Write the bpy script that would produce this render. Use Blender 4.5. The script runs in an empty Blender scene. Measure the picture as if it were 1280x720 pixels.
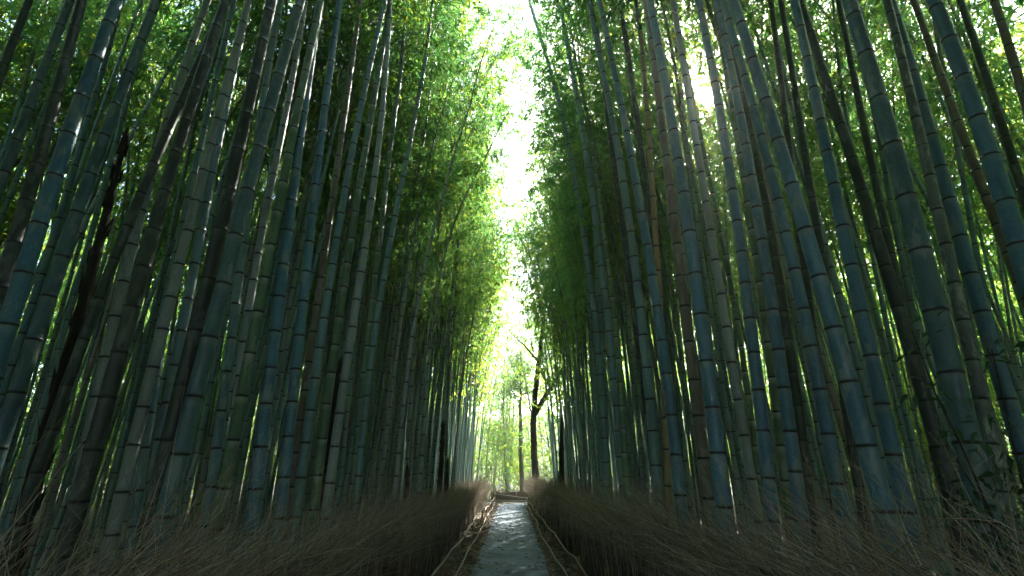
import bpy, math, random
import numpy as np
from mathutils import Vector, Matrix

random.seed(11); rng = np.random.default_rng(11)
scene = bpy.context.scene
col = scene.collection
HAZE = .0015
H = 1.8; PITCH = math.radians(20.1); F = 618.0
CT, ST = math.cos(PITCH), math.sin(PITCH)
SUN_AZ = math.radians(25.9); SUN_EL = math.radians(38.3)
SUNV = np.array([math.sin(SUN_AZ)*math.cos(SUN_EL), math.cos(SUN_AZ)*math.cos(SUN_EL), math.sin(SUN_EL)])

# ------------------------------------------------------------------ helpers
def ray(px, py):
    v = (360-py)/F
    return np.array([(px-640)/F, CT - v*ST, ST + v*CT])
def at(px, py, d):
    r = ray(px, py); t = d/r[1]
    return np.array([r[0]*t, d, H + r[2]*t])

def link(o, parent=None):
    col.objects.link(o)
    if parent is not None: o.parent = parent
    return o
def tag(o, label=None, cat=None, group=None, kind=None):
    if label: o['label'] = label
    if cat: o['category'] = cat
    if group: o['group'] = group
    if kind: o['kind'] = kind
    return o
def empty(name, loc=(0, 0, 0)):
    o = bpy.data.objects.new(name, None); o.location = loc; o.empty_display_size = .2
    return link(o)

def np_mesh(name, V, Q, mats, midx=None, attrs=None, smooth=True):
    """V (n,3), Q list of arrays of quads (m,4) ; attrs dict name -> per-vertex floats"""
    me = bpy.data.meshes.new(name)
    V = np.asarray(V, dtype=np.float32); Q = np.asarray(Q, dtype=np.int32)
    me.vertices.add(len(V)); me.vertices.foreach_set('co', V.ravel())
    me.loops.add(Q.size); me.loops.foreach_set('vertex_index', Q.ravel())
    me.polygons.add(len(Q))
    me.polygons.foreach_set('loop_start', np.arange(0, Q.size, 4, dtype=np.int32))
    if midx is not None: me.polygons.foreach_set('material_index', np.asarray(midx, dtype=np.int32))
    me.polygons.foreach_set('use_smooth', np.full(len(Q), smooth, dtype=bool) if np.isscalar(smooth) else np.asarray(smooth, dtype=bool))
    for m in mats: me.materials.append(m)
    for k, a in (attrs or {}).items():
        at_ = me.attributes.new(k, 'FLOAT', 'POINT'); at_.data.foreach_set('value', np.asarray(a, dtype=np.float32))
    me.update(calc_edges=True)
    return me

def tube_np(P, R, n, cap=True):
    """tube along points P (k,3) with radii R (k,) -> V, Q (quads)"""
    P = np.asarray(P, float); R = np.asarray(R, float); k = len(P)
    T = np.gradient(P, axis=0); T /= np.linalg.norm(T, axis=1)[:, None] + 1e-12
    ref = np.array([0, 1, 0.]) if abs(T[:, 1].mean()) < .8 else np.array([1, 0, 0.])
    A = np.cross(T, ref); A /= np.linalg.norm(A, axis=1)[:, None] + 1e-12
    B = np.cross(T, A)
    th = np.arange(n)*2*math.pi/n
    V = P[:, None, :] + R[:, None, None]*(np.cos(th)[None, :, None]*A[:, None, :] + np.sin(th)[None, :, None]*B[:, None, :])
    V = V.reshape(-1, 3)
    i = np.arange(k-1)[:, None]*n; j = np.arange(n)[None, :]; jn = (j+1) % n
    Q = np.stack([i+j, i+jn, i+n+jn, i+n+j], -1).reshape(-1, 4)
    return V, Q

class MB:
    def __init__(s): s.V = []; s.Q = []; s.M = []; s.S = []; s.A = {}; s.n = 0
    def add(s, V, Q, m=0, smooth=True, **attrs):
        V = np.asarray(V, float); Q = np.asarray(Q)
        s.V.append(V); s.Q.append(Q+s.n); s.M.append(np.full(len(Q), m)); s.S.append(np.full(len(Q), smooth))
        for k, a in attrs.items():
            s.A.setdefault(k, []).append(np.broadcast_to(np.asarray(a, float), (len(V),)))
        s.n += len(V)
    def tube(s, P, R, n=8, m=0, **a):
        V, Q = tube_np(P, R, n); s.add(V, Q, m, **a)
    def box(s, c, d, m=0, **a):
        c = np.asarray(c, float); d = np.asarray(d, float)/2
        V = np.array([[x, y, z] for x in (-1, 1) for y in (-1, 1) for z in (-1, 1)])*d + c
        s.add(V, np.array([[0,1,3,2],[4,6,7,5],[0,4,5,1],[2,3,7,6],[0,2,6,4],[1,5,7,3]]), m, False, **a)
    def mesh(s, name, mats):
        return np_mesh(name, np.concatenate(s.V), np.concatenate(s.Q), mats, np.concatenate(s.M),
                       {k: np.concatenate(a) for k, a in s.A.items()}, np.concatenate(s.S))
    def build(s, name, mats, parent=None):
        return link(bpy.data.objects.new(name, s.mesh(name, mats)), parent)

# ------------------------------------------------------------------ materials
def newmat(name):
    m = bpy.data.materials.new(name); m.use_nodes = True
    nt = m.node_tree; nt.nodes.clear()
    return m, nt, nt.nodes, nt.links
def node(nt, typ, **kw):
    n = nt.nodes.new(typ)
    for k, v in kw.items():
        if k in n.inputs: n.inputs[k].default_value = v
        else: setattr(n, k, v)
    return n
def ramp(nt, stops, fac=None, interp='LINEAR'):
    r = nt.nodes.new('ShaderNodeValToRGB'); r.color_ramp.interpolation = interp
    el = r.color_ramp.elements
    while len(el) < len(stops): el.new(.5)
    for e, (p, c) in zip(el, stops):
        e.position = p; e.color = (*c, 1) if len(c) == 3 else c
    if fac is not None: nt.links.new(fac, r.inputs[0])
    return r
def mixc(nt, fac, a, b, mode='MIX'):
    m = nt.nodes.new('ShaderNodeMix'); m.data_type = 'RGBA'; m.blend_type = mode
    for sock, v in ((m.inputs[0], fac), (m.inputs[6], a), (m.inputs[7], b)):
        if isinstance(v, (int, float)): sock.default_value = v
        elif isinstance(v, tuple): sock.default_value = (*v, 1) if len(v) == 3 else v
        else: nt.links.new(v, sock)
    return m.outputs[2]

def culm_mat(name, stops, patch=(.30, .33, .31), patch_amt=.5, per='object', rough=.36, dark=(.010, .010, .009), bloom=(.30, .34, .32), bamt=.34):
    m, nt, N, L = newmat(name)
    out = node(nt, 'ShaderNodeOutputMaterial'); b = node(nt, 'ShaderNodeBsdfPrincipled')
    if per == 'object': rnd = node(nt, 'ShaderNodeObjectInfo').outputs['Random']
    else: rnd = node(nt, 'ShaderNodeAttribute', attribute_name='var').outputs['Fac']
    base = ramp(nt, stops, rnd).outputs[0]
    tc = node(nt, 'ShaderNodeTexCoord')
    mp = node(nt, 'ShaderNodeMapping'); mp.inputs['Scale'].default_value = (1, 1, .35)
    L.new(tc.outputs['Object'], mp.inputs[0])
    n1 = node(nt, 'ShaderNodeTexNoise', Scale=9.0, Detail=6.0, Roughness=.65); L.new(mp.outputs[0], n1.inputs['Vector'])
    n2 = node(nt, 'ShaderNodeTexNoise', Scale=60.0, Detail=4.0, Roughness=.7); L.new(tc.outputs['Object'], n2.inputs['Vector'])
    n3 = node(nt, 'ShaderNodeTexNoise', Scale=1.7, Detail=3.0); L.new(mp.outputs[0], n3.inputs['Vector'])
    big = ramp(nt, [(.35, (.72, .72, .72)), (.65, (1.18, 1.18, 1.18))], n3.outputs[0]).outputs[0]
    c = mixc(nt, 1.0, base, big, 'MULTIPLY')
    fine = ramp(nt, [(.3, (.75, .75, .75)), (.7, (1.2, 1.2, 1.2))], n2.outputs[0]).outputs[0]
    c = mixc(nt, 1.0, c, fine, 'MULTIPLY')
    pm = ramp(nt, [(.54, (0, 0, 0)), (.60, (patch_amt,)*3)], n1.outputs[0]).outputs[0]
    c = mixc(nt, pm, c, patch)
    dm = ramp(nt, [(.36, (.55,)*3), (.42, (0, 0, 0))], n1.outputs[0]).outputs[0]
    c = mixc(nt, dm, c, mixc(nt, .5, c, (.03, .035, .03)))
    bl = node(nt, 'ShaderNodeAttribute', attribute_name='bloom').outputs['Fac']
    blm = node(nt, 'ShaderNodeMath', operation='MULTIPLY'); L.new(bl, blm.inputs[0]); blm.inputs[1].default_value = bamt
    c = mixc(nt, blm.outputs[0], c, bloom)
    nd = node(nt, 'ShaderNodeAttribute', attribute_name='nodal').outputs['Fac']
    c = mixc(nt, nd, c, dark)
    L.new(c, b.inputs['Base Color'])
    rr = ramp(nt, [(.3, (rough-.1,)*3), (.7, (rough+.18,)*3)], n2.outputs[0]).outputs[0]
    L.new(rr, b.inputs['Roughness'])
    bp = node(nt, 'ShaderNodeBump', Strength=.25, Distance=.004); L.new(n2.outputs[0], bp.inputs['Height'])
    L.new(bp.outputs[0], b.inputs['Normal'])
    L.new(b.outputs[0], out.inputs[0])
    return m

M = {}
M['culm_blue'] = culm_mat('waxy_blue_culm', [(0, (.07, .195, .29)), (1, (.10, .235, .335))])
M['culm_teal'] = culm_mat('teal_culm', [(0, (.08, .165, .19)), (1, (.105, .19, .22))])
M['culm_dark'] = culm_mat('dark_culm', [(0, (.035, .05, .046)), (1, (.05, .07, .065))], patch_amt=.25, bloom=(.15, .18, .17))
M['culm_green'] = culm_mat('green_culm', [(0, (.10, .19, .10)), (1, (.15, .25, .15))], bloom=(.42, .46, .40), bamt=.6)
M['culm_brown'] = culm_mat('brown_culm', [(0, (.19, .15, .12)), (1, (.23, .18, .145))])
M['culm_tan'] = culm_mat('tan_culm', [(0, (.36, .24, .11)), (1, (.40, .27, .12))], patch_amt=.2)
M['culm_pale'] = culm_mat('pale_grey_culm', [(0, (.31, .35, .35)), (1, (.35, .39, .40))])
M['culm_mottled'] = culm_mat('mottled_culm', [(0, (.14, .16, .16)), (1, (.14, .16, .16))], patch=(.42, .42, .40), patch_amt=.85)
mixstops = [(0, (.11, .24, .31)), (.25, (.16, .28, .28)), (.5, (.20, .32, .34)), (.68, (.10, .19, .15)), (.85, (.30, .38, .40)), (1, (.27, .22, .17))]
M['culm_mix'] = culm_mat('bamboo_culm', mixstops)
M['culm_thicket'] = culm_mat('thicket_culm', mixstops, per='attr')

def leaf_mat(name, stops, tr=(1.5, 1.55, .8), mixf=.55):
    m, nt, N, L = newmat(name)
    out = node(nt, 'ShaderNodeOutputMaterial')
    rnd = node(nt, 'ShaderNodeAttribute', attribute_name='var').outputs['Fac']
    oi = node(nt, 'ShaderNodeObjectInfo').outputs['Random']
    mm = node(nt, 'ShaderNodeMath', operation='MULTIPLY_ADD'); L.new(oi, mm.inputs[0]); mm.inputs[1].default_value = .35; 
    m2 = node(nt, 'ShaderNodeMath', operation='MULTIPLY'); L.new(rnd, m2.inputs[0]); m2.inputs[1].default_value = .65
    L.new(m2.outputs[0], mm.inputs[2])
    base = ramp(nt, stops, mm.outputs[0]).outputs[0]
    b = node(nt, 'ShaderNodeBsdfPrincipled', Roughness=.45); L.new(base, b.inputs['Base Color'])
    t = node(nt, 'ShaderNodeBsdfTranslucent'); L.new(mixc(nt, 1.0, base, tr, 'MULTIPLY'), t.inputs['Color'])
    mx = node(nt, 'ShaderNodeMixShader'); mx.inputs[0].default_value = mixf
    L.new(b.outputs[0], mx.inputs[1]); L.new(t.outputs[0], mx.inputs[2]); L.new(mx.outputs[0], out.inputs[0])
    return m
M['leaf'] = leaf_mat('bamboo_leaf', [(0, (.040, .16, .11)), (.45, (.072, .215, .10)), (.72, (.17, .28, .07)), (1, (.34, .35, .07))], tr=(2.4, 2.05, .95), mixf=.6)
M['leaf_tree'] = leaf_mat('tree_leaf', [(0, (.06, .13, .05)), (1, (.12, .2, .07))])
M['leaf_shrub'] = leaf_mat('shrub_leaf', [(0, (.03, .085, .035)), (1, (.055, .13, .05))], tr=(1, 1, .8), mixf=.25)

def simple(name, stops, scale=12., detail=5., rough=.85, bump=.3, dist=.01, stretch=(1, 1, 1), big=None):
    m, nt, N, L = newmat(name)
    out = node(nt, 'ShaderNodeOutputMaterial'); b = node(nt, 'ShaderNodeBsdfPrincipled', Roughness=rough)
    tc = node(nt, 'ShaderNodeTexCoord'); mp = node(nt, 'ShaderNodeMapping'); mp.inputs['Scale'].default_value = stretch
    L.new(tc.outputs['Object'], mp.inputs[0])
    n = node(nt, 'ShaderNodeTexNoise', Scale=scale, Detail=detail, Roughness=.65); L.new(mp.outputs[0], n.inputs['Vector'])
    c = ramp(nt, stops, n.outputs[0]).outputs[0]
    if big:
        n2 = node(nt, 'ShaderNodeTexNoise', Scale=big, Detail=4., Roughness=.6); L.new(tc.outputs['Object'], n2.inputs['Vector'])
        c = mixc(nt, 1.0, c, ramp(nt, [(.35, (.62, .62, .6)), (.5, (1, 1, 1)), (.65, (1.3, 1.28, 1.22))], n2.outputs[0]).outputs[0], 'MULTIPLY')
        n3 = node(nt, 'ShaderNodeTexVoronoi', Scale=1.1, feature='DISTANCE_TO_EDGE'); 
        wv = node(nt, 'ShaderNodeVectorMath', operation='ADD'); L.new(tc.outputs['Object'], wv.inputs[0]); L.new(n2.outputs['Color'], wv.inputs[1]); L.new(wv.outputs[0], n3.inputs['Vector'])
        c = mixc(nt, ramp(nt, [(.004, (.55,)*3), (.012, (0, 0, 0))], n3.outputs['Distance']).outputs[0], c, (.03, .03, .03))
    L.new(c, b.inputs['Base Color'])
    bp = node(nt, 'ShaderNodeBump', Strength=bump, Distance=dist); L.new(n.outputs[0], bp.inputs['Height'])
    L.new(bp.outputs[0], b.inputs['Normal']); L.new(b.outputs[0], out.inputs[0])
    return m
def varmat(name, stops, rough=.8):
    m, nt, N, L = newmat(name)
    out = node(nt, 'ShaderNodeOutputMaterial'); b = node(nt, 'ShaderNodeBsdfPrincipled', Roughness=rough)
    a = node(nt, 'ShaderNodeAttribute', attribute_name='var').outputs['Fac']
    L.new(ramp(nt, stops, a).outputs[0], b.inputs['Base Color']); L.new(b.outputs[0], out.inputs[0])
    return m
M['ground'] = simple('forest_floor', [(.3, (.045, .034, .024)), (.55, (.075, .055, .037)), (.7, (.12, .085, .055))], 7., 8., .95, .8, .04)
M['path'] = simple('asphalt', [(.3, (.085, .125, .18)), (.55, (.115, .16, .225)), (.75, (.15, .195, .26))], 40., 8., .85, .4, .006, big=1.6)
M['brush_core'] = simple('brushwood_core', [(.35, (.030, .021, .014)), (.6, (.075, .052, .034))], 30., 6., .95, 1., .03, (4, 4, .25))
M['twig'] = varmat('brush_twig', [(0, (.10, .07, .042)), (.35, (.26, .19, .12)), (.7, (.45, .36, .25)), (1, (.62, .54, .42))])
M['twig_red'] = varmat('red_brush_twig', [(0, (.10, .045, .03)), (.6, (.22, .10, .065)), (1, (.34, .2, .13))])
M['red_core'] = simple('red_brush_core', [(.35, (.06, .03, .02)), (.6, (.14, .07, .045))], 30., 6., .95, 1., .03, (4, 4, .25))
M['rail'] = simple('weathered_pole', [(.3, (.15, .125, .095)), (.7, (.32, .275, .22))], 25., 5., .75, .3, .004)
M['post'] = simple('post_wood', [(.3, (.20, .12, .06)), (.7, (.36, .21, .10))], 25., 5., .8, .3, .004, (1, 1, .2))
M['bark'] = simple('dark_bark', [(.35, (.022, .016, .013)), (.6, (.055, .042, .034))], 18., 7., .9, 1., .02, (1, 1, .3))
M['bark_grey'] = simple('grey_bark', [(.35, (.06, .055, .045)), (.6, (.13, .115, .095))], 14., 7., .9, 1., .02, (1, 1, .2))
M['sheath'] = simple('shoot_sheath', [(.3, (.012, .008, .007)), (.6, (.035, .022, .018)), (.75, (.07, .045, .03))], 22., 6., .9, .6, .01, (1, 1, .25))
M['litter'] = varmat('dry_leaf', [(0, (.10, .06, .035)), (.5, (.23, .15, .09)), (.9, (.38, .29, .19)), (1, (.46, .38, .27))])
M['culm_teal_lit'] = culm_mat('lit_teal_culm', [(0, (.15, .28, .32)), (1, (.19, .32, .35))])  # brighter copy of the teal; corridor light put into the culm colour
M['stem'] = culm_mat('upper_stem', [(0, (.09, .14, .07)), (1, (.13, .18, .10))])

# ------------------------------------------------------------------ bamboo: culm
def resample(P, step):
    P = np.asarray(P, float)
    s = np.concatenate([[0], np.cumsum(np.linalg.norm(np.diff(P, axis=0), axis=1))])
    n = max(4, int(s[-1]/step))
    t = np.linspace(0, s[-1], n)
    # smooth through cubic-ish: interp then average
    Q = np.stack([np.interp(t, s, P[:, i]) for i in range(3)], 1)
    k = max(1, int(1.2/step))
    for _ in range(3):
        Qp = np.concatenate([2*Q[:1]-Q[1:k+1][::-1], Q, 2*Q[-1:]-Q[-k-1:-1][::-1]])
        ker = np.ones(2*k+1)/(2*k+1)
        Q = np.stack([np.convolve(Qp[:, i], ker, 'valid') for i in range(3)], 1)
    return Q

def culm_geometry(P, r0, r1, n=12, rnd=None, detail=True, inode=.36):
    """P dense axis (uniform) base->top"""
    rnd = rnd or random
    s = np.concatenate([[0], np.cumsum(np.linalg.norm(np.diff(P, axis=0), axis=1))]); Ltot = s[-1]
    nodes = []; z = .12
    while z < Ltot-.05:
        nodes.append(z)
        z += inode*(.55+.45*min(1, z/1.6))*rnd.uniform(.9, 1.1)
    S = [0.]; K = [1.0]; ND = [0.]; BL = [0.]
    for z in nodes:
        if detail:
            for ds, k, nd, bl in ((-.085, 1, 0, 0), (-.03, 1.0, 0, .75), (-.012, 1.01, 0, 1.), (-.007, 1.05, .9, .3), (.001, 1.085, 1, 0), (.008, 1.05, .95, 0), (.014, .985, .25, .1), (.06, 1, 0, 0)):
                S.append(z+ds); K.append(k); ND.append(nd); BL.append(bl)
        else:
            for ds, k, nd, bl in ((-.06, 1, 0, .2), (-.016, 1.0, 0, 1.), (0, 1.07, 1, 0), (.014, .99, .15, 0)):
                S.append(z+ds); K.append(k); ND.append(nd); BL.append(bl)
    S.append(Ltot); K.append(1); ND.append(0); BL.append(0)
    S = np.clip(np.array(S), 0, Ltot); o = np.argsort(S, kind='stable'); S = S[o]
    K = np.array(K)[o]; ND = np.array(ND)[o]; BL = np.array(BL)[o]
    S = S + np.arange(len(S))*1e-6
    C = np.stack([np.interp(S, s, P[:, i]) for i in range(3)], 1)
    u = S/Ltot
    R = (r0 + (r1-r0)*u**1.15)*K
    V, Q = tube_np(C, R, n)
    return V, Q, np.repeat(ND, n), np.repeat(BL, n)

# ------------------------------------------------------------------ bamboo: crown
CL = 8.0
def crown_axis(arch, n=28):
    u = np.linspace(0, 1, n)
    return np.stack([arch*u**2.3, .12*np.sin(u*5), CL*u - .9*(arch/2.0)*u**3.5], 1)

def leaves_np(base, direc, size, width, r):
    """rhombic folded leaves"""
    n = len(base)
    d = direc/np.linalg.norm(direc, axis=1)[:, None]
    up = r.normal(0, .55, (n, 3)); up[:, 2] += 1
    side = np.cross(d, up); side /= np.linalg.norm(side, axis=1)[:, None]+1e-9
    nn = np.cross(side, d)
    l = size[:, None]; w = width[:, None]
    tip = base + d*l + np.array([0, 0, -1])*l*.18
    m1 = base + d*l*.38 + side*w*.5 + nn*w*.12
    m2 = base + d*l*.38 - side*w*.5 + nn*w*.12
    V = np.stack([base, m1, tip, m2], 1).reshape(-1, 3)
    Q = np.arange(4*n).reshape(-1, 4)
    return V, Q

def make_crown(seed, arch, dens=1.0, leaf=.125, spread=1.0, per_twig=7):
    r = np.random.default_rng(seed)
    mb = MB()
    A = crown_axis(arch)
    mb.tube(A, np.linspace(.034, .003, len(A)), 6, 1, var=.4, nodal=0., bloom=0.)
    zs = np.linspace(0, 1, len(A))
    LB, LD = [], []
    u = .0; k = 0; az = r.uniform(0, 6.28)
    while u < .985:
        p = np.array([np.interp(u, zs, A[:, i]) for i in range(3)])
        az += math.pi + r.normal(0, .35)
        for q in (-1, 1):
            if r.random() > .92: continue
            a = az + q*r.uniform(.15, .5)
            prof = (.55 + .75*math.sin(min(1, u*1.25+.12)*math.pi*.80)) * (1-.55*u)
            lb = spread*1.75*prof*r.uniform(.65, 1.15)*(1 if u > .08 else .7)
            el = r.uniform(.35, .85)*(1-.35*u)
            t = np.linspace(0, 1, 7)
            bx = lb*t*math.cos(el); bz = lb*(t*math.sin(el) - .62*t**2)
            wig = np.cumsum(r.normal(0, .02, (7, 3)), 0)
            B = p + np.stack([bx*math.cos(a), bx*math.sin(a), bz], 1) + wig*lb
            mb.tube(B, np.linspace(.009, .002, 7)*(1.1-.6*u), 3, 1, var=.4, nodal=0., bloom=0.)
            nt = max(2, int(lb*8.5*dens))
            for ti in np.sort(r.uniform(.22, 1.0, nt)):
                c = np.array([np.interp(ti, t, B[:, i]) for i in range(3)])
                td = np.array([math.cos(a), math.sin(a), -.1]) + r.normal(0, .65, 3); td /= np.linalg.norm(td)
                tl = r.uniform(.12, .42)*spread
                for j in range(r.integers(per_twig-2, per_twig+3)):
                    LB.append(c + td*tl*r.uniform(.35, 1) + np.array([0, 0, -.1*tl]) + r.normal(0, .035, 3))
                    LD.append(td*.55 + r.normal(0, .55, 3) + np.array([0, 0, -.45]))
        u += .034*r.uniform(.8, 1.2)
    LB = np.array(LB); LD = np.array(LD); n = len(LB)
    sz = leaf*r.uniform(.65, 1.35, n); wd = sz*r.uniform(.20, .30, n)
    V, Q = leaves_np(LB, LD, sz, wd, r)
    tone = np.clip(r.normal(.45, .22, n), 0, 1)
    mb.add(V, Q, 0, False, var=np.repeat(tone, 4), nodal=0., bloom=0.)
    return mb, n

CROWNS = []
for i in range(7):
    arch = [1.2, 1.9, 2.6, 1.5, 2.2, .9, 3.0][i]
    mb, n = make_crown(100+i, arch, [.8, 1.15, 1.1, .8, 1.1, .8, 1.1][i], .12, [.8, .95, .95, .8, .95, .8, .95][i])
    CROWNS.append((mb.mesh('bamboo_crown', [M['leaf'], M['stem']]), arch))
    print('crown leaves', n)

LIGHT = []
for i in range(6):
    arch = [.8, 1.1, 1.0, .9, 1.3, 1.2][i]
    mb, n = make_crown(200+i, arch, .42, .125, .85)
    LIGHT.append(mb.mesh('bamboo_crown', [M['leaf'], M['stem']]))
def frame_from(dirv, az):
    z = Vector(dirv).normalized()
    x = Vector((math.cos(az), math.sin(az), 0)); x = (x - z*x.dot(z)).normalized()
    y = z.cross(x)
    return Matrix((x, y, z)).transposed()

def new_bamboo(P, r0, r1, mat, label, group, crown_i, az, cscale, n=14, seed=0, inode=.36):
    base = P[0].copy()
    root = empty('bamboo', base)
    tag(root, label, 'bamboo', group)
    Pl = resample(P-base, .12); Pl[0] = 0
    rnd = random.Random(seed)
    V, Q, nd, bl = culm_geometry(Pl, r0, r1, n, rnd, True, inode)
    me = np_mesh('culm', V, Q, [mat], None, {'nodal': nd, 'bloom': bl})
    c = link(bpy.data.objects.new('culm', me), root)
    d = Pl[-1]-Pl[-4]
    cr = link(bpy.data.objects.new('crown', CROWNS[crown_i][0]), root)
    mx = Matrix.Translation(Vector(Pl[-1])) @ (frame_from(d, az).to_4x4()) @ Matrix.Scale(cscale, 4)
    cr.matrix_local = mx
    return root

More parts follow.
